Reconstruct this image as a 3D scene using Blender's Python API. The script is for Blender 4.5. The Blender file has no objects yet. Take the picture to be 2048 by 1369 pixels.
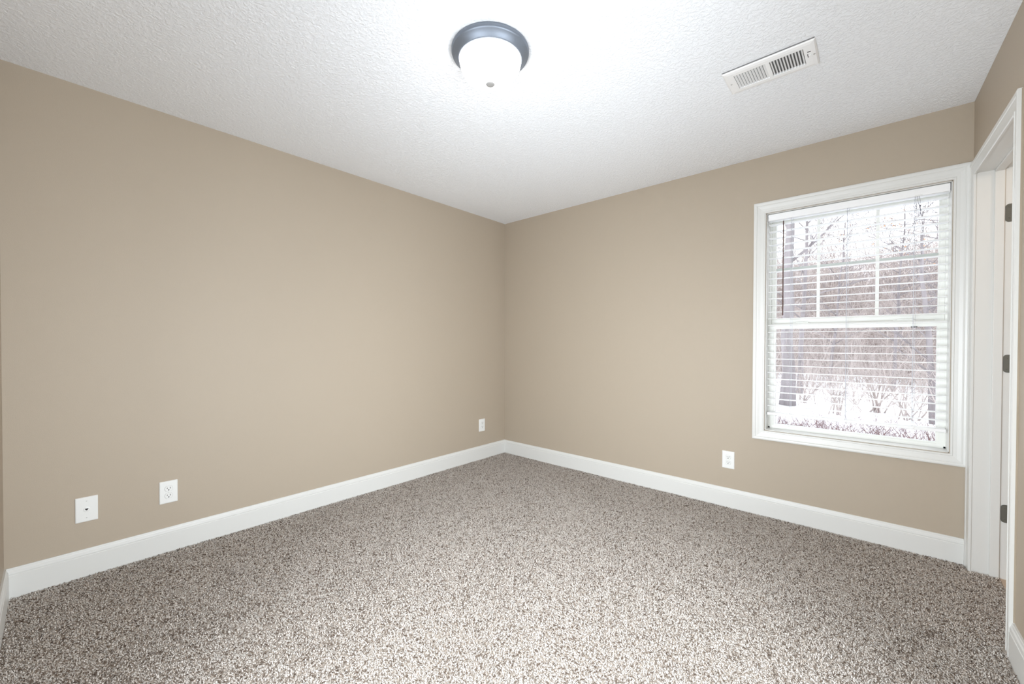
import bpy, bmesh, math, random
import numpy as np
from mathutils import Vector, Matrix

# ------------------------------------------------------------------ frame, camera, light
S = bpy.context.scene
COL = S.collection
PI = math.pi
W, L, H = 3.337, 3.361, 2.44        # room: window wall length, left wall length, height
FLOOR = -0.0085                     # backing; the carpet pile tops out near z = 0
TH = 0.017                          # the door wall is a degree out of square

S.view_settings.view_transform = 'Standard'
S.view_settings.look = 'None'
S.view_settings.gamma = 1.0
S.view_settings.use_curve_mapping = False
S.view_settings.exposure = 0.10
S.cycles.diffuse_bounces = 10
S.cycles.max_bounces = 16
S.cycles.transparent_max_bounces = 16
S.cycles.caustics_reflective = False
S.cycles.caustics_refractive = False
S.cycles.sample_clamp_indirect = 6.0
S.cycles.use_denoising = True

cam = bpy.data.cameras.new('camera')
cam.sensor_width = 36.0
cam.lens = 811.38 / 2048 * 36
cam.shift_y = 11.26 / 2048
cam.clip_start = 0.02
camo = bpy.data.objects.new('camera', cam)
COL.objects.link(camo)
yaw, pitch, roll = -0.72465, -0.0113, 0.00233
fw = Vector((math.sin(yaw) * math.cos(pitch), math.cos(yaw) * math.cos(pitch), math.sin(pitch)))
r0 = Vector((math.cos(yaw), -math.sin(yaw), 0))
u0 = r0.cross(fw)
rr = r0 * math.cos(roll) + u0 * math.sin(roll)
uu = u0 * math.cos(roll) - r0 * math.sin(roll)
M = Matrix((rr, uu, -fw)).transposed().to_4x4()
M.translation = (2.9431, -3.2037, 1.169)
camo.matrix_world = M
S.camera = camo

world = bpy.data.worlds.new('overcast_sky')
S.world = world
world.use_nodes = True
wn = world.node_tree.nodes
wn['Background'].inputs['Color'].default_value = (0.90, 0.94, 1.0, 1)
SKY = 2.7
wn['Background'].inputs['Strength'].default_value = SKY

LAMP_STRENGTH = 8.0
FRONT_FILL = 43.0
SIDE_FILL = 44.0
HALL_POWER = 6.0


def light(name, kind, loc, power, color, size=0.3, rot=(0, 0, 0)):
    l = bpy.data.lights.new(name, kind)
    l.energy = power
    l.color = color
    if kind == 'AREA':
        l.shape = 'RECTANGLE'
        l.size, l.size_y = size
        l.spread = math.radians(128)
    else:
        l.shadow_soft_size = size
    o = bpy.data.objects.new(name, l)
    o.location = loc
    o.rotation_euler = rot
    COL.objects.link(o)
    return o


# the lamp of the adjoining room, spilling through the doorway
light('adjoining_room_lamp', 'POINT', (4.05, -0.62, 2.15), HALL_POWER, (1.0, 0.84, 0.68), 0.10)
# area lights added to fill the room, set in two unseen window openings
light('front_fill_light', 'AREA', (2.10, -L - 0.055, 0.91), FRONT_FILL, (0.88, 0.945, 1.0), (1.42, 1.34), (math.radians(87), 0, math.radians(-7)))
light('side_fill_light', 'AREA', (W + 0.09, -2.25, 0.95), SIDE_FILL, (0.88, 0.945, 1.0), (1.52, 1.32), (math.radians(86), 0, math.radians(90) + TH))


# ------------------------------------------------------------------ helpers
def tag(o, label=None, cat=None, group=None, kind=None):
    if label: o['label'] = label
    if cat: o['category'] = cat
    if group: o['group'] = group
    if kind: o['kind'] = kind
    return o


def empty(name, loc=(0, 0, 0), rz=0.0):
    o = bpy.data.objects.new(name, None)
    o.empty_display_size = 0.05
    o.location = loc
    o.rotation_euler = (0, 0, rz)
    COL.objects.link(o)
    return o


class MB:
    def __init__(self):
        self.v, self.f, self.sm = [], [], []

    def add(self, verts, faces, smooth=False):
        b = len(self.v)
        self.v += [tuple(p) for p in verts]
        self.f += [tuple(i + b for i in q) for q in faces]
        self.sm += [smooth] * len(faces)
        return self

    def box(self, x0, x1, y0, y1, z0, z1):
        x0, x1 = min(x0, x1), max(x0, x1)
        y0, y1 = min(y0, y1), max(y0, y1)
        z0, z1 = min(z0, z1), max(z0, z1)
        v = [(x0, y0, z0), (x1, y0, z0), (x1, y1, z0), (x0, y1, z0),
             (x0, y0, z1), (x1, y0, z1), (x1, y1, z1), (x0, y1, z1)]
        return self.add(v, [(3, 2, 1, 0), (4, 5, 6, 7), (0, 1, 5, 4), (1, 2, 6, 5), (2, 3, 7, 6), (3, 0, 4, 7)])

    def loft(self, rings, closed=True, caps=True, smooth=False):
        n = len(rings[0])
        v = [p for r in rings for p in r]
        f = []
        m = n if closed else n - 1
        for i in range(len(rings) - 1):
            for j in range(m):
                k = (j + 1) % n
                f.append((i * n + j, i * n + k, (i + 1) * n + k, (i + 1) * n + j))
        b = len(self.f)
        self.add(v, f, smooth)
        if caps and closed:
            o = len(self.v) - len(v)
            self.f.append(tuple(o + j for j in reversed(range(n))))
            self.f.append(tuple(o + (len(rings) - 1) * n + j for j in range(n)))
            self.sm += [False, False]
        return self

    def lathe(self, prof, c=(0, 0, 0), n=64, axis='z', smooth=True, caps=False):
        rings = []
        for r, h in prof:
            ring = []
            for k in range(n):
                a = 2 * PI * k / n
                if axis == 'z':
                    ring.append((c[0] + r * math.cos(a), c[1] + r * math.sin(a), c[2] + h))
                elif axis == 'x':
                    ring.append((c[0] + h, c[1] + r * math.cos(a), c[2] + r * math.sin(a)))
                else:
                    ring.append((c[0] + r * math.cos(a), c[1] + h, c[2] + r * math.sin(a)))
            rings.append(ring)
        return self.loft(rings, True, caps, smooth)

    def tube(self, pts, rad, n=8, smooth=True):
        if not isinstance(rad, (list, tuple)):
            rad = [rad] * len(pts)
        rings = []
        pts = [Vector(p) for p in pts]
        for i, p in enumerate(pts):
            d = (pts[min(i + 1, len(pts) - 1)] - pts[max(i - 1, 0)]).normalized()
            a = d.cross(Vector((0.31, 0.87, 0.39)))
            if a.length < 1e-4: a = d.cross(Vector((1, 0, 0)))
            a.normalize()
            b = d.cross(a)
            rings.append([p + (a * math.cos(2 * PI * k / n) + b * math.sin(2 * PI * k / n)) * rad[i] for k in range(n)])
        return self.loft(rings, True, True, smooth)

    def build(self, name, mat, parent=None, bevel=0.0, segs=2, loc=None, rz=None, fix=True):
        me = bpy.data.meshes.new(name)
        me.from_pydata([tuple(p) for p in self.v], [], self.f)
        me.polygons.foreach_set('use_smooth', self.sm)
        if fix:
            bm = bmesh.new()
            bm.from_mesh(me)
            bmesh.ops.recalc_face_normals(bm, faces=bm.faces)
            bm.to_mesh(me)
            bm.free()
        me.update()
        me.materials.append(mat)
        o = bpy.data.objects.new(name, me)
        COL.objects.link(o)
        if parent: o.parent = parent
        if loc: o.location = loc
        if rz is not None: o.rotation_euler = (0, 0, rz)
        if bevel:
            m = o.modifiers.new('bevel', 'BEVEL')
            m.width = bevel
            m.segments = segs
            m.limit_method = 'ANGLE'
            m.angle_limit = math.radians(40)
            m.harden_normals = False
        return o


# ------------------------------------------------------------------ materials
def mat(name, color, rough=0.6, metal=0.0, bump=None, spec=None, emit=None):
    m = bpy.data.materials.new(name)
    m.use_nodes = True
    nt = m.node_tree
    b = nt.nodes['Principled BSDF']
    b.inputs['Base Color'].default_value = (*color, 1)
    b.inputs['Roughness'].default_value = rough
    b.inputs['Metallic'].default_value = metal
    if spec is not None: b.inputs['Specular IOR Level'].default_value = spec
    if emit:
        b.inputs['Emission Color'].default_value = (*emit[0], 1)
        b.inputs['Emission Strength'].default_value = emit[1]
    if bump:
        scale, strength, dist, detail = bump
        tc = nt.nodes.new('ShaderNodeTexCoord')
        no = nt.nodes.new('ShaderNodeTexNoise')
        no.inputs['Scale'].default_value = scale
        no.inputs['Detail'].default_value = detail
        bp = nt.nodes.new('ShaderNodeBump')
        bp.inputs['Strength'].default_value = strength
        bp.inputs['Distance'].default_value = dist
        nt.links.new(tc.outputs['Object'], no.inputs['Vector'])
        nt.links.new(no.outputs['Fac'], bp.inputs['Height'])
        nt.links.new(bp.outputs['Normal'], b.inputs['Normal'])
    return m


def varied(m, c2, scale, lo=0.35, hi=0.65, stretch=(1, 1, 1), detail=4):
    """noise-driven second colour"""
    nt = m.node_tree
    b = nt.nodes['Principled BSDF']
    c1 = tuple(b.inputs['Base Color'].default_value)
    tc = nt.nodes.new('ShaderNodeTexCoord')
    mp = nt.nodes.new('ShaderNodeMapping')
    mp.inputs['Scale'].default_value = stretch
    no = nt.nodes.new('ShaderNodeTexNoise')
    no.inputs['Scale'].default_value = scale
    no.inputs['Detail'].default_value = detail
    cr = nt.nodes.new('ShaderNodeValToRGB')
    cr.color_ramp.elements[0].position = lo
    cr.color_ramp.elements[0].color = c1
    cr.color_ramp.elements[1].position = hi
    cr.color_ramp.elements[1].color = (*c2, 1)
    nt.links.new(tc.outputs['Object'], mp.inputs['Vector'])
    nt.links.new(mp.outputs['Vector'], no.inputs['Vector'])
    nt.links.new(no.outputs['Fac'], cr.inputs['Fac'])
    nt.links.new(cr.outputs['Color'], b.inputs['Base Color'])
    return m


M_wall = mat('taupe_wall_paint', (0.415, 0.350, 0.274), 0.55, bump=(260, 0.12, 0.002, 3), spec=0.3)
M_trim = mat('white_semigloss_trim', (0.665, 0.66, 0.635), 0.35)
M_vinyl = mat('white_window_vinyl', (0.78, 0.78, 0.74), 0.4)
M_muntin_shade = mat('muntin_painted_shade', (0.50, 0.53, 0.50), 0.5)  # cross bar only: underside shade painted in as darker grey
M_slat = mat('white_blind_slat', (0.86, 0.86, 0.86), 0.4)
M_plate = mat('white_cover_plastic', (0.76, 0.76, 0.74), 0.3)
M_slot = mat('dark_slot', (0.025, 0.022, 0.02), 0.7)
M_groove = mat('receptacle_groove', (0.56, 0.56, 0.54), 0.6)
M_screw = mat('painted_screw', (0.42, 0.42, 0.40), 0.4)
M_register = mat('white_register_enamel', (0.86, 0.86, 0.86), 0.35)
M_duct_shadow = mat('duct_and_edge_shadow', (0.16, 0.16, 0.16), 0.6)
M_nickel = mat('brushed_nickel', (0.20, 0.225, 0.265), 0.45, 0.7)
M_finial = mat('nickel_finial', (0.34, 0.33, 0.32), 0.5, 0.0)
M_dome = mat('lit_frosted_glass', (0.9, 0.9, 0.88), 0.4, emit=((0.98, 0.985, 1.0), LAMP_STRENGTH))
M_hinge = mat('aged_bronze_hinge', (0.13, 0.125, 0.105), 0.5, 0.4)
M_wand = mat('brown_wand_plastic', (0.11, 0.065, 0.06), 0.35)
M_cord = mat('blind_cord', (0.62, 0.63, 0.68), 0.8)
M_tassel = mat('dark_cord', (0.13, 0.12, 0.16), 0.7)
M_caulk = mat('gap_shadow_caulk', (0.33, 0.27, 0.20), 0.8)
M_back = mat('carpet_backing', (0.45, 0.395, 0.345), 0.95)
M_hallwall = mat('adjoining_wall_paint', (0.72, 0.66, 0.58), 0.6)
M_hallfloor = mat('adjoining_vinyl_floor', (0.55, 0.42, 0.31), 0.45)
M_snow = varied(mat('snow', (0.90, 0.91, 0.94), 0.8), (0.80, 0.79, 0.82), 0.9, 0.5, 0.75)
M_hill = varied(mat('leaf_litter_hillside', (0.42, 0.365, 0.35), 0.9), (0.64, 0.59, 0.585), 0.8, 0.38, 0.66)
M_bark = varied(mat('grey_bark', (0.22, 0.195, 0.195), 0.9), (0.33, 0.295, 0.30), 6, 0.35, 0.7, (1, 1, 0.2))
M_twig = varied(mat('brown_twigs', (0.39, 0.335, 0.312), 0.9), (0.54, 0.47, 0.445), 3)
M_red = varied(mat('russet_twigs', (0.17, 0.085, 0.07), 0.9), (0.25, 0.19, 0.20), 5)
M_leaf = mat('dry_orange_leaf', (0.55, 0.30, 0.16), 0.8)
M_siding = mat('exterior_siding', (0.7, 0.68, 0.63), 0.7)


def ceiling_material():
    m = mat('knockdown_ceiling', (0.885, 0.905, 0.935), 0.75, spec=0.2)
    nt = m.node_tree
    b = nt.nodes['Principled BSDF']
    tc = nt.nodes.new('ShaderNodeTexCoord')
    n1 = nt.nodes.new('ShaderNodeTexNoise')
    n1.inputs['Scale'].default_value = 72
    n1.inputs['Detail'].default_value = 5
    n1.inputs['Roughness'].default_value = 0.62
    n1.inputs['Distortion'].default_value = 0.35
    cr = nt.nodes.new('ShaderNodeValToRGB')
    cr.color_ramp.elements[0].position = 0.42
    cr.color_ramp.elements[1].position = 0.62
    bp = nt.nodes.new('ShaderNodeBump')
    bp.inputs['Strength'].default_value = 0.5
    bp.inputs['Distance'].default_value = 0.004
    nt.links.new(tc.outputs['Object'], n1.inputs['Vector'])
    nt.links.new(n1.outputs['Fac'], cr.inputs['Fac'])
    nt.links.new(cr.outputs['Color'], bp.inputs['Height'])
    nt.links.new(bp.outputs['Normal'], b.inputs['Normal'])
    return m


def glass_material():
    m = bpy.data.materials.new('window_glass')
    m.use_nodes = True
    nt = m.node_tree
    nt.nodes.clear()
    out = nt.nodes.new('ShaderNodeOutputMaterial')
    mix = nt.nodes.new('ShaderNodeMixShader')
    fr = nt.nodes.new('ShaderNodeFresnel')
    fr.inputs['IOR'].default_value = 1.07
    tr = nt.nodes.new('ShaderNodeBsdfTransparent')
    tr.inputs['Color'].default_value = (0.96, 0.97, 0.97, 1)
    gl = nt.nodes.new('ShaderNodeBsdfGlossy')
    gl.inputs['Roughness'].default_value = 0.02
    nt.links.new(fr.outputs['Fac'], mix.inputs['Fac'])
    nt.links.new(tr.outputs['BSDF'], mix.inputs[1])
    nt.links.new(gl.outputs['BSDF'], mix.inputs[2])
    nt.links.new(mix.outputs['Shader'], out.inputs['Surface'])
    return m


def carpet_material():
    m = bpy.data.materials.new('speckled_carpet_yarn')
    m.use_nodes = True
    nt = m.node_tree
    b = nt.nodes['Principled BSDF']
    b.inputs['Roughness'].default_value = 0.95
    b.inputs['Specular IOR Level'].default_value = 0.1
    at = nt.nodes.new('ShaderNodeAttribute')
    at.attribute_name = 'yarn'
    nt.links.new(at.outputs['Color'], b.inputs['Base Color'])
    return m


M_ceil = ceiling_material()
M_glass = glass_material()
M_carpet = carpet_material()

# ------------------------------------------------------------------ openings
WX0, WX1, WZ0, WZ1 = 2.403, 3.266, 0.578, 2.050      # window casing inner edge
DU0, DU1, DZ1 = 0.070, 0.776, 2.040                  # door casing inner edges (distance from the corner) and head

# ------------------------------------------------------------------ room shell
b = MB().box(-0.12, W + 0.02, -L - 0.12, 0.17, FLOOR - 0.06, FLOOR)
b.box(W + 0.02, W + 0.105, -L - 0.1, 0.1, FLOOR - 0.06, FLOOR)
tag(b.build('floor', M_back), 'floor under the speckled beige carpet', 'floor', kind='structure')

b = MB().box(-0.12, W + 0.16, -L - 0.12, 0.17, H, H + 0.08).box(W + 0.16, W + 1.6, -1.3, 0.17, H, H + 0.08)
tag(b.build('ceiling', M_ceil), 'white knockdown textured ceiling', 'ceiling', kind='structure')

b = MB().box(-0.12, 0, -L - 0.12, 0.17, FLOOR, H)
tag(b.build('wall_left', M_wall), 'long bare taupe wall on the left', 'wall', kind='structure')

hx0, hx1, hz0, hz1 = WX0 + 0.003, WX1 - 0.003, WZ0 + 0.003, WZ1 - 0.003
b = MB()
b.box(0, hx0, 0, 0.17, FLOOR, H)
b.box(hx1, W + 0.06, 0, 0.17, FLOOR, H)
b.box(hx0, hx1, 0, 0.17, FLOOR, hz0)
b.box(hx0, hx1, 0, 0.17, hz1, H)
tag(b.build('wall_back', M_wall), 'taupe wall holding the window', 'wall', kind='structure')

FX0, FX1, FZ0, FZ1 = 1.30, 2.88, 0.20, 1.62          # added second window for fill light, unseen behind the camera
b = MB()
b.box(-0.12, FX0, -L - 0.12, -L, FLOOR, H)
b.box(FX1, W + 0.2, -L - 0.12, -L, FLOOR, H)
b.box(FX0, FX1, -L - 0.12, -L, FLOOR, FZ0)
b.box(FX0, FX1, -L - 0.12, -L, FZ1, H)
tag(b.build('wall_front', M_wall), 'taupe wall at the left edge, facing the window wall', 'wall', kind='structure')

# door wall, local frame at the far right corner: -x into the room, -y away from the window wall
RW = dict(loc=(W, 0, 0), rz=TH)
T = 0.140
b = MB()
b.box(0, T, -DU0 + 0.006, 0.0, FLOOR, H)
SU0, SU1, SZ0, SZ1 = 1.45, 3.05, 0.25, 1.65          # added third window for fill light, unseen in the door wall
b.box(0, T, -SU0, -DU1 - 0.006, FLOOR, H)
b.box(0, T, -L - 0.05, -SU1, FLOOR, H)
b.box(0, T, -SU1, -SU0, FLOOR, SZ0)
b.box(0, T, -SU1, -SU0, SZ1, H)
b.box(0, T, -DU1 - 0.006, -DU0 + 0.006, DZ1 + 0.006, H)
tag(b.build('wall_right', M_wall, **RW), 'taupe wall with the doorway at the right edge', 'wall', kind='structure')

# adjoining room glimpsed through the doorway
b = MB()
b.box(T + 1.3, T + 1.4, -1.2, 0.14, FLOOR, H)
b.box(T, T + 1.4, 0.14, 0.2, FLOOR, H)
b.box(T, T + 1.4, -1.26, -1.2, FLOOR, H)
tag(b.build('wall_adjoining', M_hallwall, **RW), 'walls of the adjoining room beyond the doorway', 'wall', kind='structure')
b = MB().box(0.098, T + 1.4, -1.26, 0.2, FLOOR - 0.06, FLOOR + 0.001)
tag(b.build('floor_adjoining', M_hallfloor, **RW), 'bare floor of the adjoining room beyond the doorway', 'floor', kind='structure')

# ------------------------------------------------------------------ baseboards
BB = [(0, FLOOR), (0.0145, FLOOR), (0.0145, 0.098), (0.0125, 0.1005), (0.0125, 0.1035), (0.0138, 0.106),
      (0.0125, 0.116), (0.0095, 0.121), (0.0085, 0.124), (0.0085, 0.128), (0.0065, 0.1325), (0, 0.1325)]


def board(ends, name, label, **kw):
    """ends: two functions (offset n, height z) -> point"""
    rings = [[e(n, z) for n, z in BB] for e in ends]
    o = MB().loft(rings).build(name, M_trim, **kw)
    return tag(o, label, 'baseboard', kind='structure')


board([lambda n, z: (n, -n, z), lambda n, z: (n, -L + n, z)], 'baseboard_left', 'white baseboard along the left wall')
board([lambda n, z: (n, -n, z), lambda n, z: (W - 0.016, -n, z)], 'baseboard_back', 'white baseboard under the window')
board([lambda n, z: (n, -L + n, z), lambda n, z: (W - n, -L + n, z)], 'baseboard_front', 'white baseboard end at the left edge')
board([lambda n, z: (-n, -DU1 - 0.0755, z), lambda n, z: (-n, -L + n, z)], 'baseboard_right',
      'white baseboard beside the near door casing', **RW)

# ------------------------------------------------------------------ casings
CP = [(0, 0), (0, 0.0075), (0.05, 0.0105), (0.13, 0.011), (0.17, 0.0085), (0.40, 0.0098), (0.62, 0.0125),
      (0.70, 0.0125), (0.74, 0.0155), (0.86, 0.017), (0.95, 0.0165), (1.0, 0.0145), (1.0, 0)]


def win_casing():
    wl, wr, wt, wb = 0.070, 0.064, 0.075, 0.062
    corners = []
    for (sx, sz) in ((-1, -1), (1, -1), (1, 1), (-1, 1)):
        ring = []
        for s, h in CP:
            x = WX0 - s * wl if sx < 0 else WX1 + s * wr
            z = WZ0 - s * wb if sz < 0 else WZ1 + s * wt
            ring.append((x, -h, z))
        corners.append(ring)
    corners.append(corners[0])
    m = MB()
    m.loft(corners, True, False)
    return m


win = empty('window_1', (0, 0, 0))
tag(win, 'white double-hung window with a gridded upper sash', 'window', kind='structure')
win_casing().build('casing', M_trim, win)
j = MB()                                         # jamb extension lining the opening
t = 0.012
j.box(hx0 - 0.0005, hx0 + t * 0.3, 0.0, 0.10, hz0, hz1)
j.box(hx1 - t * 0.3, hx1 + 0.0005, 0.0, 0.10, hz0, hz1)
j.box(hx0, hx1, 0.0, 0.10, hz0 - 0.0005, hz0 + t * 0.3)
j.box(hx0, hx1, 0.0, 0.10, hz1 - t * 0.3, hz1 + 0.0005)
j.build('jamb', M_trim, win)
f = MB()                                         # vinyl unit frame
for (a, c) in ((hx0, hx0 + 0.012), (hx1 - 0.012, hx1)):
    f.box(a, c, 0.10, 0.185, hz0, hz1)
f.box(hx0, hx1, 0.10, 0.185, hz0, hz0 + 0.012)
f.box(hx0, hx1, 0.10, 0.185, hz1 - 0.012, hz1)
f.build('frame', M_vinyl, win)


def sash(name, x0, x1, z0, z1, y0, y1, st, rb, rt, label):
    m = MB()
    # stepped rails: an outer face and an inset glazing bead
    for k, (ins, yy) in enumerate(((0.0, y0), (0.30, y0 + 0.006))):
        sx, sb, stp = st, rb, rt
        a = x0 if k == 0 else x0 + sx * 0.72
        m.box(a, x0 + (sx * 0.74 if k == 0 else sx), yy, y1, z0, z1)
        m.box(x1 - (sx * 0.74 if k == 0 else sx), x1 if k == 0 else x1 - sx * 0.72, yy, y1, z0, z1)
        m.box(x0 + sx * 0.7, x1 - sx * 0.7, yy + 0.0004, y1, z0 if k == 0 else z0 + sb * 0.72, z0 + (sb * 0.74 if k == 0 else sb))
        m.box(x0 + sx * 0.7, x1 - sx * 0.7, yy + 0.0004, y1, z1 - (stp * 0.74 if k == 0 else stp), z1 if k == 0 else z1 - stp * 0.72)
    s = m.build(name, M_vinyl, win)
    yc = (y0 + y1) / 2 + 0.002
    MB().box(x0 + st * 0.8, x1 - st * 0.8, yc - 0.002, yc + 0.002, z0 + rb * 0.8, z1 - rt * 0.8).build('pane', M_glass, s)
    return s, yc


sash_lo, yl = sash('lower_sash', hx0 + 0.001, hx1 - 0.001, hz0 + 0.005, 1.306, 0.102, 0.134, 0.041, 0.027, 0.036, '')
sash_up, yu = sash('upper_sash', hx0 + 0.003, hx1 - 0.003, 1.292, hz1 - 0.005, 0.137, 0.168, 0.034, 0.054, 0.04, '')
# dark weather channel between the two sashes
MB().box(hx0 + 0.03, hx1 - 0.05, 0.1335, 0.1365, 1.300, 1.3085).build('weather_strip', M_caulk, win)
# grid between the panes: two upright bars, one cross bar
for gx in (2.678, 2.967):
    MB().box(gx - 0.0085, gx + 0.0085, yu - 0.010, yu - 0.003, 1.340, hz1 - 0.04).build('muntin', M_vinyl, sash_up)
MB().box(hx0 + 0.03, hx1 - 0.03, yu - 0.009, yu - 0.0035, 1.674, 1.691).build('muntin', M_muntin_shade, sash_up)
for lx in (2.590, 3.085):                        # cam locks on the meeting rail
    k = MB()
    k.box(lx - 0.045, lx + 0.045, 0.108, 0.133, 1.3055, 1.3095)
    k.box(lx - 0.028, lx + 0.012, 0.110, 0.131, 1.3085, 1.3175)
    k.box(lx - 0.002, lx + 0.040, 0.104, 0.114, 1.309, 1.315)
    k.build('sash_lock', M_vinyl, win, 0.0015)
MB().box(3.115, 3.142, 0.1035, 0.108, 1.2655, 1.2705).build('tilt_latch', M_slot, sash_lo)

# ------------------------------------------------------------------ blind
blind = empty('window_blind', (2.835, 0.046, 0.66))
tag(blind, 'white two inch slat blind hanging open in the window', 'blind')


def bl(m, name, material, parent=blind, bevel=0.0):
    o = m.build(name, material, parent, bevel)
    if parent is blind:
        o.matrix_parent_inverse = Matrix.Translation(-Vector(blind.location))
    return o


BX0, BX1 = 2.414, 3.255
v = MB()
v.box(BX0 - 0.004, BX1 + 0.004, 0.010, 0.016, 1.998, 2.040)
v.box(BX0 - 0.004, BX0 + 0.001, 0.010, 0.050, 1.998, 2.040)
v.box(BX1 - 0.001, BX1 + 0.004, 0.010, 0.050, 1.998, 2.040)
bl(v, 'valance', M_slat, bevel=0.0015)
bl(MB().box(BX0, BX1, 0.020, 0.072, 2.000, 2.043), 'head_rail', M_slat, bevel=0.001)
slat_me = None
ZS = [1.974 - 0.0454 * k for k in range(28)]
YS = 0.047
for k, z in enumerate(ZS):
    if slat_me is None:
        ring0 = [(-0.0245, 0.0), (-0.012, 0.0011), (0, 0.0015), (0.012, 0.0011), (0.0245, 0.0),
                 (0.0245, -0.0028), (0.012, -0.0017), (0, -0.0013), (-0.012, -0.0017), (-0.0245, -0.0028)]
        m = MB().loft([[(x, YS + y, zz) for y, zz in ring0] for x in (BX0 + 0.002, BX1 - 0.002)])
        o = m.build('slat', M_slat, blind)
        slat_me = o.data
    else:
        o = bpy.data.objects.new('slat', slat_me)
        COL.objects.link(o)
        o.parent = blind
    o.matrix_parent_inverse = Matrix.Translation(-Vector(blind.location))
    o.location = (0, 0, z)
bl(MB().box(BX0 + 0.001, BX1 - 0.001, 0.020, 0.073, 0.684, 0.702), 'bottom_rail', M_slat, bevel=0.003)
for cx in (2.542, 2.826, 3.121):
    lad = MB()
    for yy in (YS - 0.0262, YS + 0.0262):
        lad.tube([(cx, yy, 2.0), (cx, yy, 0.703)], 0.0009, 5)
    for z in ZS:
        lad.tube([(cx, YS - 0.0262, z - 0.0036), (cx, YS + 0.0262, z - 0.0036)], 0.0006, 4)
    lad.tube([(cx + 0.008, YS, 2.0), (cx + 0.008, YS, 0.703)], 0.0008, 5)
    bl(lad, 'ladder_cord', M_cord)
    # cord end knotted through the bottom rail
    kn = MB()
    pts = []
    for q in range(15):
        a = q / 14
        pts.append((cx + 0.006 * math.sin(7 * a) + 0.010 * a, 0.0185 - 0.003 * math.sin(3 * a), 0.707 - 0.026 * a + 0.005 * math.sin(9 * a)))
    kn.tube(pts, 0.0011, 5)
    bl(kn, 'cord_knot', M_slat)
wd = MB()
wd.tube([(2.4995, 0.013, 1.985), (2.5005, 0.012, 1.358)], 0.0036, 6, False)
wand = bl(wd, 'tilt_wand', M_wand)
wand['label'] = 'dark brown tilt wand'
hk = MB().tube([(2.499, 0.019, 1.999), (2.499, 0.012, 1.996), (2.4995, 0.011, 1.990), (2.4995, 0.013, 1.984)], 0.0022, 6)
bl(hk, 'wand_hook', M_plate)
lc = MB()
lc.box(3.118, 3.150, 0.008, 0.0105, 1.998, 2.004)
bl(lc, 'cord_lock', M_plate)
lc = MB()
for dx in (-0.003, 0.003):
    lc.tube([(3.134 + dx, 0.010, 2.0), (3.136 + dx * 1.5, 0.009, 1.97), (3.139 + dx * 0.3, 0.009, 1.945)], 0.0008, 5)
lc.tube([(3.139, 0.009, 1.947), (3.141, 0.009, 1.940), (3.139, 0.009, 1.933)], [0.0022, 0.0036, 0.0020], 6)
lc.tube([(3.140, 0.009, 1.935), (3.1435, 0.009, 1.915), (3.141, 0.009, 1.896), (3.136, 0.009, 1.882)], [0.0014, 0.0017, 0.0013, 0.0008], 5)
lco = bl(lc, 'lift_cord', M_tassel)
lco['label'] = 'dark knotted lift cord'

# ------------------------------------------------------------------ doorway
door = empty('door_1', (W, 0, 0), TH)
tag(door, 'white cased doorway at the right edge with three hinge leaves', 'doorway', kind='structure')
cw = 0.0685
rings = []
for corner in range(4):
    ring = []
    for s, h in CP:
        n = -h * 0.95
        u = DU0 - s * cw if corner < 2 else DU1 + s * (cw + 0.006)
        z = FLOOR if corner in (0, 3) else DZ1 + s * cw
        ring.append((n, -u, z))
    rings.append(ring)
MB().loft(rings, True, True).build('casing', M_trim, door)
jm = MB()
ju0, ju1, jz = DU0 - 0.005, DU1 + 0.005, DZ1 + 0.005
jm.box(0, T, -ju0, -(ju0 - 0.018), FLOOR, jz + 0.018)
jm.box(0, T, -ju1, -(ju1 + 0.018), FLOOR, jz + 0.018)
jm.box(0, T, -ju1, -ju0, jz, jz + 0.018)
jm.build('jamb', M_trim, door)
sp = MB()                                        # stop nailed round the jamb, set back
sp.box(0.062, 0.095, -(ju0 + 0.011), -ju0, FLOOR, jz)
sp.box(0.062, 0.095, -(ju1 - 0.011), -ju1, FLOOR, jz)
sp.box(0.062, 0.095, -ju1, -ju0, jz - 0.011, jz)
sp.build('door_stop', M_trim, door, 0.002)
for hz in (1.820, 1.072, 0.322):
    m = MB()
    out = []
    x0, x1, hh, rad = 0.0985, T + 0.001, 0.0445, 0.013
    for cx_, cz_, a0 in ((x0 + rad, hz - hh + rad, PI), (x0 + rad, hz + hh - rad, PI / 2)):
        for q in range(7):
            a = a0 + (PI / 2) * q / 6 if a0 == PI else a0 + (PI / 2) * q / 6
            out.append((cx_ + rad * math.cos(a), cz_ + rad * math.sin(a)))
    lo = [p for p in out[:7]]
    hi = [p for p in out[7:]]
    poly = [(x1, hz - hh)] + lo[::-1] + hi[::-1] + [(x1, hz + hh)]
    m.loft([[(x, -ju0 + 0.001, z) for x, z in poly], [(x, -ju0 - 0.0022, z) for x, z in poly]])
    hl = m.build('hinge_leaf', M_hinge, door)
    for dx, dz in ((0.012, 0.027), (0.020, 0.0), (0.012, -0.027)):
        MB().lathe([(0.0001, -0.0007), (0.0030, -0.0007), (0.0036, 0.001)], (x0 + dx, -ju0 - 0.0022, hz + dz), 10, 'y').build('screw', M_hinge, hl)

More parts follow.
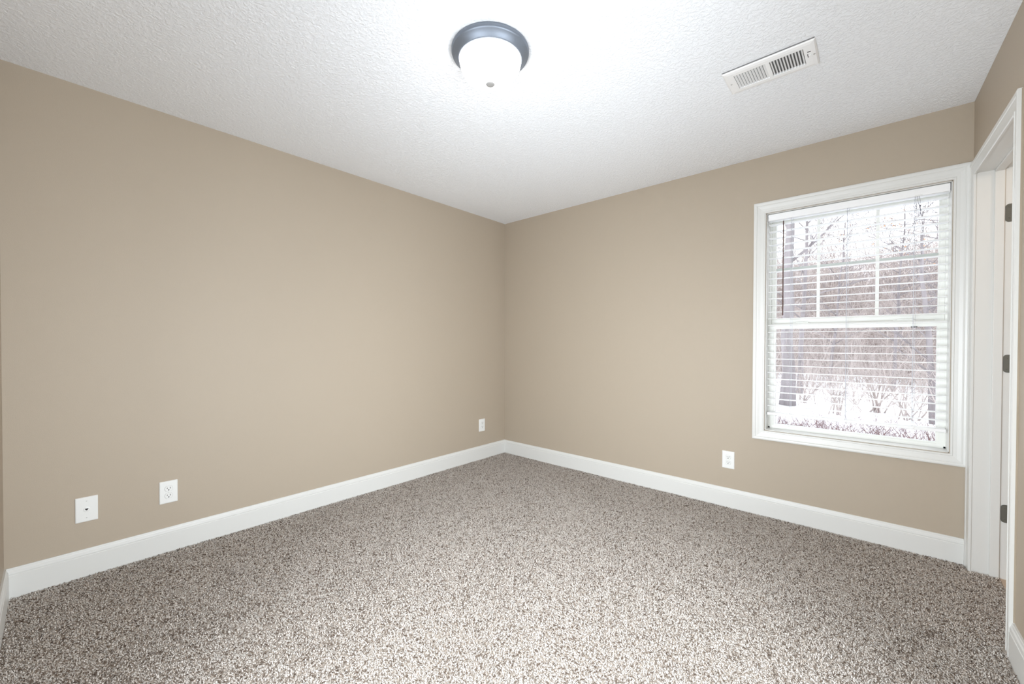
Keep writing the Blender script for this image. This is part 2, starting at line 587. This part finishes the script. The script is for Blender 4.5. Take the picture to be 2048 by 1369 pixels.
# unseen windows added for fill light: behind the camera and in the door wall
def added_window(name, label, u0, u1, z0, z1, P, thick, loc=(0, 0, 0), rz=0.0):
    root = tag(empty(name, loc, rz), label, 'window', kind='structure')
    rings = []
    for su, sz in ((0, 0), (1, 0), (1, 1), (0, 1), (0, 0)):
        rings.append([P((u1 + s * 0.07) if su else (u0 - s * 0.07), h, (z1 + s * 0.07) if sz else (z0 - s * 0.07)) for s, h in CP])
    MB().loft(rings, True, False).build('casing', M_trim, root)
    m = MB()

    def bx(a, c, n0, n1, za, zb):
        p, q = P(a, n0, za), P(c, n1, zb)
        m.box(p[0], q[0], p[1], q[1], p[2], q[2])
    for a, c in ((u0, u0 + 0.04), ((u0 + u1) / 2 - 0.025, (u0 + u1) / 2 + 0.025), (u1 - 0.04, u1)):
        bx(a, c, -thick, -0.07, z0, z1)
    bx(u0, u1, -thick, -0.07, z0, z0 + 0.04)
    bx(u0, u1, -thick, -0.07, z1 - 0.04, z1)
    m.build('frame', M_vinyl, root)
    m = MB()
    bx(u0 + 0.03, u1 - 0.03, -0.096, -0.092, z0 + 0.03, z1 - 0.03)
    m.build('pane', M_glass, root)


added_window('added_window_2', 'bare window added behind the camera for fill light, out of view', FX0, FX1, FZ0, FZ1, lambda u, n, z: (u, -L + n, z), 0.12)
added_window('added_window_3', 'bare window added in the door wall for fill light, out of view', SU0, SU1, SZ0, SZ1, lambda u, n, z: (-n, -u, z), T, **RW)

# caulk along the near casing, its brown painting in the shadow line too
ck = MB()
rng = random.Random(3)
ring = []
N = 44
for i in range(N):
    z = 0.135 + (DZ1 + cw - 0.137) * i / (N - 1)
    wv = 0.0045 + 0.0022 * math.sin(i * 0.9) + rng.uniform(-0.0012, 0.0012)
    u = DU1 + cw + 0.006
    ring.append([(0.0, -u, z), (-0.0045, -u, z), (-0.0006, -u - wv, z), (0.0, -u - wv, z)])
tag(ck.loft(ring).build('trim_1', M_caulk, **RW), 'brown uneven caulk and painted shadow line beside the near door casing', 'trim', kind='structure')


# ------------------------------------------------------------------ wall plates
def plate_mesh(w, h, d):
    """bevelled plate in local frame: x across, z up, +y away from the wall"""
    m = MB()
    rings = []
    for ins, y in ((0, 0), (0, d * 0.45), (0.0012, d * 0.75), (0.004, d)):
        a, c = w / 2 - ins, h / 2 - ins
        r = 0.003
        ring = []
        for cx_, cz_, a0 in ((a - r, c - r, 0), (-a + r, c - r, PI / 2), (-a + r, -c + r, PI), (a - r, -c + r, 1.5 * PI)):
            for q in range(4):
                t_ = a0 + PI / 2 * q / 3
                ring.append((cx_ + r * math.cos(t_), y, cz_ + r * math.sin(t_)))
        rings.append(ring)
    m.loft(rings)
    return m


def outlet():
    root = empty('electrical_outlet')
    D = 0.0062
    plate_mesh(0.080, 0.124, D).build('cover_plate', M_plate, root)
    for zc in (0.0195, -0.0195):
        # round face flattened at top and bottom
        rings = []
        for rad, y in ((0.0172, D - 0.001), (0.0172, D + 0.0016), (0.0160, D + 0.0024)):
            ring = []
            for q in range(36):
                a = 2 * PI * q / 36
                ring.append((rad * math.cos(a), y, zc + max(-0.0142, min(0.0142, rad * math.sin(a)))))
            rings.append(ring)
        fc = MB().loft(rings).build('receptacle', M_plate, root)
        gap = MB()
        rg = []
        for rad, y in ((0.0186, D - 0.001), (0.0186, D + 0.00025)):
            rg.append([(rad * math.cos(2 * PI * q / 36), y, zc + max(-0.0155, min(0.0155, rad * math.sin(2 * PI * q / 36)))) for q in range(36)])
        gap.loft(rg).build('gap', M_groove, fc)
        yf = D + 0.0023
        s = MB()
        s.box(-0.0078, -0.0052, yf - 0.001, yf + 0.0003, zc - 0.0008, zc + 0.0082)
        s.build('slot', M_slot, fc)
        s = MB()
        s.box(0.0052, 0.0076, yf - 0.001, yf + 0.0003, zc + 0.0002, zc + 0.0074)
        s.build('slot', M_slot, fc)
        s = MB()
        s.lathe([(0.0030, -0.001), (0.0030, 0.0003), (0.0001, 0.0003)], (0, yf, zc - 0.0072), 12, 'y')
        s.build('ground_hole', M_slot, fc)
    MB().lathe([(0.0034, -0.0005), (0.0030, 0.0009), (0.0001, 0.0012)], (0, D, 0), 14, 'y').build('screw', M_plate, root)
    return root


def copy_tree(o, parent=None):
    c = o.copy()
    COL.objects.link(c)
    if parent is not None:
        c.parent = parent
    for ch in list(o.children):
        copy_tree(ch, c)
    return c


RZ_LEFT, RZ_BACK = -PI / 2, PI               # local +y faces into the room
o1 = outlet()
spots = [((0.0, -2.783, 0.330), RZ_LEFT, 'white outlet low on the left wall, beside the phone jack plate'),
         ((0.0, -0.338, 0.338), RZ_LEFT, 'small far white outlet low on the left wall near the corner'),
         ((2.183, 0.0, 0.335), RZ_BACK, 'white outlet on the window wall, left of and below the window')]
for i, (p, rz, lab) in enumerate(spots):
    o = o1 if i == 0 else copy_tree(o1)
    o.location = p
    o.rotation_euler = (0, 0, rz)
    tag(o, lab, 'outlet', 'electrical outlets')

jack = empty('phone_jack', (0.0, -3.100, 0.330), RZ_LEFT)
tag(jack, 'white wall plate with one dark jack hole, farthest left on the wall', 'wall plate')
plate_mesh(0.080, 0.124, 0.0062).build('cover_plate', M_plate, jack)
m = MB()
m.lathe([(0.0125, -0.001), (0.0125, 0.0003), (0.0112, 0.0008), (0.0001, 0.0008)], (0, 0.0062, 0.0), 32, 'y')
js = m.build('jack_socket', M_plate, jack)
tri = [(-0.0062, 0.0042), (0.0062, 0.0042), (0.0062, 0.0022), (0.0018, -0.0046), (-0.0018, -0.0046), (-0.0062, 0.0022)]
MB().loft([[(x, 0.0062, z) for x, z in tri], [(x, 0.00735, z) for x, z in tri]]).build('jack_opening', M_slot, js)
for z in (0.0420, -0.0420):
    sc = MB().lathe([(0.0030, -0.0005), (0.0028, 0.0006), (0.0001, 0.0008)], (0, 0.0062, z), 14, 'y').build('screw', M_plate, jack)
    MB().box(-0.0026, 0.0026, 0.0066, 0.0073, z - 0.0006, z + 0.0006).build('screw_slot', M_slot, sc)

# ------------------------------------------------------------------ ceiling light
lamp = empty('ceiling_light', (1.690, -1.935, H))
tag(lamp, 'round flush mount ceiling light with grey metal rim, switched on', 'ceiling light')
m = MB().lathe([(0.1200, 0.0), (0.1640, 0.0), (0.1680, -0.003), (0.1682, -0.011), (0.1650, -0.0135), (0.1668, -0.0155), (0.1655, -0.019),
                (0.1620, -0.0215), (0.1560, -0.0255), (0.1490, -0.0325), (0.1425, -0.0395), (0.1385, -0.0430), (0.1340, -0.0430), (0.1310, -0.036)], n=96)
m.build('metal_rim', M_nickel, lamp)
prof = [(0.1325, -0.034), (0.1338, -0.044)]
for q in range(1, 15):
    a = q / 14 * PI / 2
    prof.append((0.1325 * math.cos(a) ** 0.9 if q < 14 else 0.0001, -0.047 - 0.093 * math.sin(a)))
MB().lathe(prof, n=96).build('glass_dome', M_dome, lamp)
MB().lathe([(0.0060, -0.138), (0.0060, -0.1415), (0.0190, -0.1418), (0.0196, -0.1440), (0.0182, -0.1462), (0.0100, -0.1474), (0.0001, -0.1477)], n=32).build('finial', M_finial, lamp)

# ------------------------------------------------------------------ ceiling air register
vent = empty('air_vent', (2.5805, -1.008, H))
tag(vent, 'white louvred ceiling air vent near the window', 'air vent')
VL, VW = 0.356, 0.202
lx0, lx1, ly0, ly1 = -0.135, 0.132, -0.062, 0.062
m = MB()
zr = [(0, 0.0), (0, -0.004), (0.006, -0.0085), (0.020, -0.0105)]


def ring_rect(x0, x1, y0, y1, z):
    return [(x0, y0, z), (x1, y0, z), (x1, y1, z), (x0, y1, z)]


rings = [ring_rect(-VL / 2 + i, VL / 2 - i, -VW / 2 + i, VW / 2 - i, z) for i, z in zr]
rings.append(ring_rect(lx0, lx1, ly0, ly1, -0.0105))
rings.append(ring_rect(lx0, lx1, ly0, ly1, -0.0015))
m.loft(rings, True, False)
m.build('face_plate', M_register, vent)
MB().box(lx0 - 0.004, lx1 + 0.004, ly0 - 0.004, ly1 + 0.004, -0.0012, -0.0002).build('duct_opening', M_duct_shadow, vent)
MB().box(-0.008, 0.007, ly0, ly1, -0.0108, -0.0040).build('centre_bar', M_register, vent)
NS = 11
for bank, (a, c, tilt) in enumerate(((lx0, -0.008, 1), (0.007, lx1, -1))):
    for k in range(NS):
        xc = a + (c - a) * (k + 0.5) / NS
        hw, dz = (0.0040, 0.0028) if tilt > 0 else (0.0047, 0.0030)
        xa, xb = xc - hw, xc + hw
        za, zb = (-0.0102, -0.0102 + 2 * dz) if tilt > 0 else (-0.0102 + 2 * dz, -0.0102)
        if tilt < 0:
            xa, xb = xc - hw * 0.75, xc + hw * 0.75
        s = MB()
        tt = 0.0007
        s.loft([[(xa, y, za), (xb, y, zb), (xb, y, zb + tt), (xa, y, za + tt)] for y in (ly0, ly1)])
        s.build('louvre', M_register, vent)
MB().box(-VL / 2 + 0.002, VL / 2 - 0.002, -VW / 2 - 0.0018, -VW / 2 + 0.004, -0.0042, 0.0).build('painted_shadow_strip', M_duct_shadow, vent)  # dark strip painting in the shadow line along the plate's near edge
lev = MB()
lev.box(0.1425, 0.1450, -0.012, 0.014, -0.0112, -0.0100)
lev.box(0.1440, 0.1560, -0.030, -0.025, -0.0112, -0.0100)
lev.build('lever_slot', M_slot, vent)
MB().box(0.1450, 0.1560, -0.003, 0.001, -0.0135, -0.0105).build('lever', M_register, vent, 0.001)
for sx, sy in ((-0.158, 0.0), (0.166, 0.004)):
    MB().lathe([(0.0042, 0.0004), (0.0034, -0.0011), (0.0001, -0.0015)], (sx, sy, -0.0105), 14).build('screw', M_screw, vent)


# ------------------------------------------------------------------ carpet pile
def carpet():
    rs = np.random.default_rng(7)
    sp = 0.0061
    xs = np.arange(0.010, W + 0.12, sp)
    ys = np.arange(-L + 0.010, -0.008, sp)
    X, Y = np.meshgrid(xs, ys)
    X = X.ravel() + rs.uniform(-0.42, 0.42, X.size) * sp
    Y = Y.ravel() + rs.uniform(-0.42, 0.42, Y.size) * sp
    u = -Y
    wallx = W + u * math.tan(TH)
    in_room = X < wallx - 0.018
    in_door = (u > DU0 + 0.012) & (u < DU1 - 0.012) & (X < wallx + 0.090)
    keep = (in_room | in_door) & (Y < -0.016) & (Y > -L + 0.016) & (X > 0.016)
    X, Y = X[keep], Y[keep]
    n = X.size
    # pile lean: random, with faint vacuum stripes running out of the corner
    ang = rs.uniform(0, 2 * PI, n)
    stripe = np.sin((X * 0.78 + Y * 0.62) * 2 * PI / 0.62 + 0.6 * np.sin(Y * 2.1))
    lean = np.clip(rs.normal(0.0068, 0.0020, n), 0.003, 0.0115)
    dx = np.cos(ang) * lean + 0.0018 * stripe * 0.78
    dy = np.sin(ang) * lean + 0.0018 * stripe * 0.62
    top = rs.uniform(-0.0025, 0.0010, n) + 0.0008 * stripe
    rad = rs.uniform(0.0017, 0.0024, n)
    # bent yarn: root, knee, shoulder, tip
    hx = np.array([0.12, 0.75])
    hz = np.array([0.55, 1.0])
    wr = np.array([1.0, 0.9])
    K = 4
    rows = 2
    V = np.zeros((n, rows * K + 1, 3), np.float32)
    dlen = np.hypot(dx, dy)
    px, py = -dy / dlen, dx / dlen
    hgt = top - FLOOR
    for r in range(rows):
        cx = X + dx * hx[r]
        cy = Y + dy * hx[r]
        cz = FLOOR + hgt * hz[r]
        for k in range(K):
            a = 2 * PI * k / K + PI / 4
            c, s = math.cos(a) * wr[r], math.sin(a) * wr[r]
            V[:, r * K + k, 0] = cx + px * rad * c + (dx / dlen) * rad * s * (0.8 if r < 1 else 0.3)
            V[:, r * K + k, 1] = cy + py * rad * c + (dy / dlen) * rad * s * (0.8 if r < 1 else 0.3)
            V[:, r * K + k, 2] = cz + rad * s * 0.6 * (-1 if r < 1 else 1)
    V[:, -1, 0] = X + dx * 1.12
    V[:, -1, 1] = Y + dy * 1.12
    V[:, -1, 2] = FLOOR + hgt * 0.86
    nv = rows * K + 1
    loops, starts, tot = [], [], []
    quads = []
    for r in range(rows - 1):
        for k in range(K):
            k2 = (k + 1) % K
            quads.append((r * K + k, r * K + k2, (r + 1) * K + k2, (r + 1) * K + k))
    tris = []
    for k in range(K):
        k2 = (k + 1) % K
        tris.append(((rows - 1) * K + k, (rows - 1) * K + k2, nv - 1))
    quads, tris = np.array(quads), np.array(tris)
    base = (np.arange(n) * nv)[:, None, None]
    lq = (quads[None] + base).reshape(n, -1)
    lt = (tris[None] + base).reshape(n, -1)
    L_ = np.concatenate([lq, lt], 1).astype(np.int32).ravel()
    cnt = np.tile(np.array([4] * len(quads) + [3] * len(tris), np.int32), n)
    st = np.concatenate([[0], np.cumsum(cnt)[:-1]]).astype(np.int32)
    me = bpy.data.meshes.new('carpet_pile')
    me.vertices.add(n * nv)
    me.vertices.foreach_set('co', V.reshape(-1))
    me.loops.add(L_.size)
    me.loops.foreach_set('vertex_index', L_)
    me.polygons.add(cnt.size)
    me.polygons.foreach_set('loop_start', st)
    me.update(calc_edges=True)
    me.polygons.foreach_set('use_smooth', np.ones(cnt.size, bool))
    # yarn colours: cream, greige, taupe, brown
    pal = np.array([(0.74, 0.695, 0.65), (0.66, 0.598, 0.545), (0.49, 0.42, 0.36), (0.15, 0.11, 0.085)])
    w = np.array([0.38, 0.31, 0.14, 0.17])
    idx = rs.choice(4, n, p=w)
    c = pal[idx] * rs.uniform(0.88, 1.10, (n, 1))
    rgba = np.ones((n, nv, 4), np.float32)
    rgba[:, :, :3] = c[:, None, :]
    at = me.color_attributes.new('yarn', 'FLOAT_COLOR', 'POINT')
    at.data.foreach_set('color', rgba.reshape(-1))
    me.materials.append(M_carpet)
    o = bpy.data.objects.new('carpet_pile', me)
    COL.objects.link(o)
    tag(o, 'speckled beige and brown twisted carpet pile covering the floor', 'carpet', kind='stuff')


carpet()

# ------------------------------------------------------------------ outdoors
CAMX, CAMY, CAMZ = 2.943, -3.204, 1.169


def ground_z(x, y):
    d = max(0.0, y - 17.0)
    g = -0.55 + 0.05 * math.sin(x * 0.9 + 1) * math.sin(y * 0.7)
    return g + 0.026 * d * d if d < 13 else g + 0.026 * 169 + 0.25 * (d - 13)


def terrain(name, y0, y1, step, material, label, cat, x0=-45, x1=35):
    xs = np.arange(x0, x1 + .01, step)
    ys = np.arange(y0, y1 + .01, step)
    m = MB()
    v = [(x, y, ground_z(x, y)) for y in ys for x in xs]
    nx = len(xs)
    f = [(j * nx + i, j * nx + i + 1, (j + 1) * nx + i + 1, (j + 1) * nx + i) for j in range(len(ys) - 1) for i in range(nx - 1)]
    m.add(v, f, True)
    return tag(m.build(name, material, fix=False), label, cat, kind='structure')


terrain('ground', -15.8, 20.2, 0.5, M_snow, 'snowy ground outside the window', 'ground')
terrain('hillside', 20.2, 62.2, 1.0, M_hill, 'brown wooded hillside behind the snow', 'hillside')


def grow(mb, p, d, length, r, depth, rng, spread=0.55, up=0.25, nseg=4, sides=5, kids=(3, 5), minr=0.003):
    pts, rad = [Vector(p)], [r]
    d = Vector(d).normalized()
    for i in range(nseg):
        d = (d + Vector((rng.gauss(0, 0.10), rng.gauss(0, 0.10), rng.gauss(0.02, 0.08)))).normalized()
        pts.append(pts[-1] + d * (length / nseg))
        rad.append(max(minr, r * (1 - 0.75 * (i + 1) / nseg)))
    mb.tube(pts, rad, sides)
    if depth <= 0: return
    for k in range(rng.randint(*kids)):
        t = rng.uniform(0.25, 1.0)
        i = min(nseg - 1, int(t * nseg))
        q = pts[i].lerp(pts[i + 1], t * nseg - i)
        ax = Vector((rng.gauss(0, 1), rng.gauss(0, 1), rng.gauss(0, 0.5)))
        nd = (d + ax.normalized() * spread * rng.uniform(0.8, 1.9) + Vector((0, 0, up))).normalized()
        grow(mb, q, nd, length * rng.uniform(0.40, 0.68), max(minr, rad[i] * 0.55), depth - 1, rng, spread, up, 3, max(3, sides - 1), kids, minr)


def tree(base, height, r, lean, seed, label, depth=3, first=0.3, nb=9, group='bare trees outside', leaves=0):
    rng = random.Random(seed)
    x, y = base
    z = ground_z(x, y) - 0.03
    root = empty('bare_tree', (x, y, z))
    tag(root, label, 'tree', group)
    tr = MB()
    pts, rad = [], []
    N_ = 9
    for i in range(N_ + 1):
        t_ = i / N_
        wob = 0.03 * height * 0.25
        pts.append(Vector((lean[0] * height * t_ + rng.gauss(0, wob * .4) * (t_ > 0), lean[1] * height * t_ + rng.gauss(0, wob * .4) * (t_ > 0), height * t_)))
        rad.append(max(0.008, r * (1.25 if i == 0 else 1.0) * (1 - 0.7 * t_)))
    tr.tube(pts, rad, 10)
    tr.build('trunk', M_bark, root)
    br = MB()
    for k in range(nb):
        t_ = first + (0.98 - first) * (k + rng.random()) / nb
        i = min(N_ - 1, int(t_ * N_))
        q = pts[i].lerp(pts[i + 1], t_ * N_ - i)
        a = rng.uniform(0, 2 * PI)
        grow(br, q, (math.cos(a), math.sin(a), rng.uniform(0.3, 1.1)), height * rng.uniform(0.16, 0.34), max(0.008, rad[i] * 0.42),
             depth - 1, rng, 0.6, 0.2, minr=0.0045)
    br.build('branches', M_bark, root)
    if leaves:
        lf = MB()
        pv = rng.sample(br.v, min(leaves, len(br.v)))
        for p in pv:
            s = rng.uniform(0.03, 0.06)
            a = rng.uniform(0, PI)
            dx, dz = s * math.cos(a), s * math.sin(a)
            p = Vector(p)
            lf.add([p, p + Vector((dx * .6, 0.02, dz * .6 - s * .5)), p + Vector((dx, 0.01, dz - s)), p + Vector((-dx * .4, -.02, -s * .8))], [(0, 1, 2, 3)])
        lf.build('leaves', M_leaf, root, fix=False)
    return root


def at(px_slope, dist):
    """ground spot at a given distance beyond the camera and sideways slope"""
    return (CAMX + px_slope * dist, CAMY + dist)


tree(at(-0.128, 13.4), 8.5, 0.165, (0.0, 0.01), 11, 'thickest straight trunk outside, behind the brown blind wand', 3, 0.45, 8)
tree(at(-0.108, 17.0), 7.5, 0.085, (0.03, 0.0), 23, 'slender leaning bare tree just right of the thickest trunk', 3, 0.30, 13)
tree(at(0.083, 12.6), 4.2, 0.075, (-0.06, 0.02), 31, 'small leaning trunk in the snow behind the right ladder cord', 3, 0.25, 10)
tree(at(0.128, 14.5), 6.0, 0.090, (0.03, 0.05), 37, 'branchy tree at the right edge of the panes', 4, 0.25, 12)
tree(at(0.100, 19.0), 8.0, 0.080, (0.02, 0.03), 41, 'taller branchy tree with dry orange leaves at the upper right', 4, 0.2, 14, leaves=700)
tree(at(0.030, 20.0), 6.4, 0.060, (0.04, 0.0), 43, 'thin bare tree behind the middle of the window', 3, 0.25, 12)
tree(at(-0.060, 21.0), 6.6, 0.060, (0.07, 0.0), 47, 'thin bare tree leaning right behind the left upright muntin', 3, 0.2, 13)


def shrub(base, h, n, seed, label, spread=0.35):
    rng = random.Random(seed)
    x, y = base
    root = MB()
    for k in range(n):
        a = rng.uniform(0, 2 * PI)
        d = Vector((math.cos(a) * spread, math.sin(a) * spread, 1)) + Vector((rng.gauss(0, .15), rng.gauss(0, .15), 0))
        grow(root, (rng.gauss(0, 0.08), rng.gauss(0, 0.08), 0), d, h * rng.uniform(0.6, 1.0), rng.uniform(0.010, 0.022), 2, rng, 0.5, 0.1, 4, 5, (3, 5), 0.0035)
    o = root.build('bare_shrub', M_twig, loc=(x, y, ground_z(x, y) - 0.02))
    return tag(o, label, 'shrub', 'bare shrubs in the snow')


shrub(at(-0.046, 12.6), 1.3, 7, 51, 'upright twiggy shrub in the snow behind the middle ladder cord', 0.25)
shrub(at(0.012, 13.8), 1.5, 9, 52, 'widest twiggy shrub in the snow, behind the pane centre')
shrub(at(0.052, 13.0), 1.4, 8, 53, 'twiggy shrub in the snow just left of the right ladder cord')
shrub(at(0.112, 12.2), 1.6, 8, 54, 'twiggy shrub at the right edge of the lower pane')
shrub(at(-0.098, 14.2), 1.2, 8, 55, 'low twiggy shrub right beside the thickest trunk', 0.5)


def thicket(name, n, xs, ys, hs, rs_, seed, material, label, twigs=9, lean=0.35):
    rng = random.Random(seed)
    m = MB()
    for k in range(n):
        y = rng.uniform(*ys)
        d = y - CAMY
        x = CAMX + rng.uniform(*xs) * d
        z = ground_z(x, y) - 0.03
        h = rng.uniform(*hs)
        r = rng.uniform(*rs_)
        dv = Vector((rng.gauss(0, lean), rng.gauss(0, lean), 1)).normalized()
        p0 = Vector((x, y, z))
        p1 = p0 + dv * h * 0.5
        p2 = p1 + (dv + Vector((rng.gauss(0, .25), rng.gauss(0, .25), .1))).normalized() * h * 0.5
        m.tube([p0, p1, p2], [r, r * .7, r * .25], 3, False)
        for q in range(twigs):
            t_ = rng.uniform(0.15, 1.0)
            b0 = p0.lerp(p1, t_ * 2) if t_ < .5 else p1.lerp(p2, t_ * 2 - 1)
            dd = Vector((rng.gauss(0, 1), rng.gauss(0, 1), rng.gauss(0.5, 0.6))).normalized()
            m.tube([b0, b0 + dd * h * rng.uniform(.12, .38)], [r * .45, r * .12], 3, False)
    return tag(m.build(name, material, fix=False), label, 'brush', kind='stuff')


thicket('woodland_brush', 2400, (-0.32, 0.32), (17.5, 36), (1.2, 3.6), (0.012, 0.03), 61, M_twig,
        'dense tangle of bare brown saplings covering the hillside', 9, 0.30)
thicket('tall_saplings', 300, (-0.30, 0.32), (24, 40), (3.0, 6.5), (0.015, 0.035), 71, M_twig,
        'taller bare saplings rising above the hillside brush against the sky', 16, 0.16)
thicket('snow_brush', 420, (-0.30, 0.30), (10.2, 16.0), (0.5, 1.4), (0.005, 0.011), 62, M_twig,
        'scattered thin stems poking up from the snow', 7, 0.5)
thicket('russet_groundcover', 1500, (-0.30, 0.36), (4.6, 7.0), (0.25, 0.60), (0.003, 0.007), 63, M_red,
        'low russet twigs just below the window', 6, 0.8)
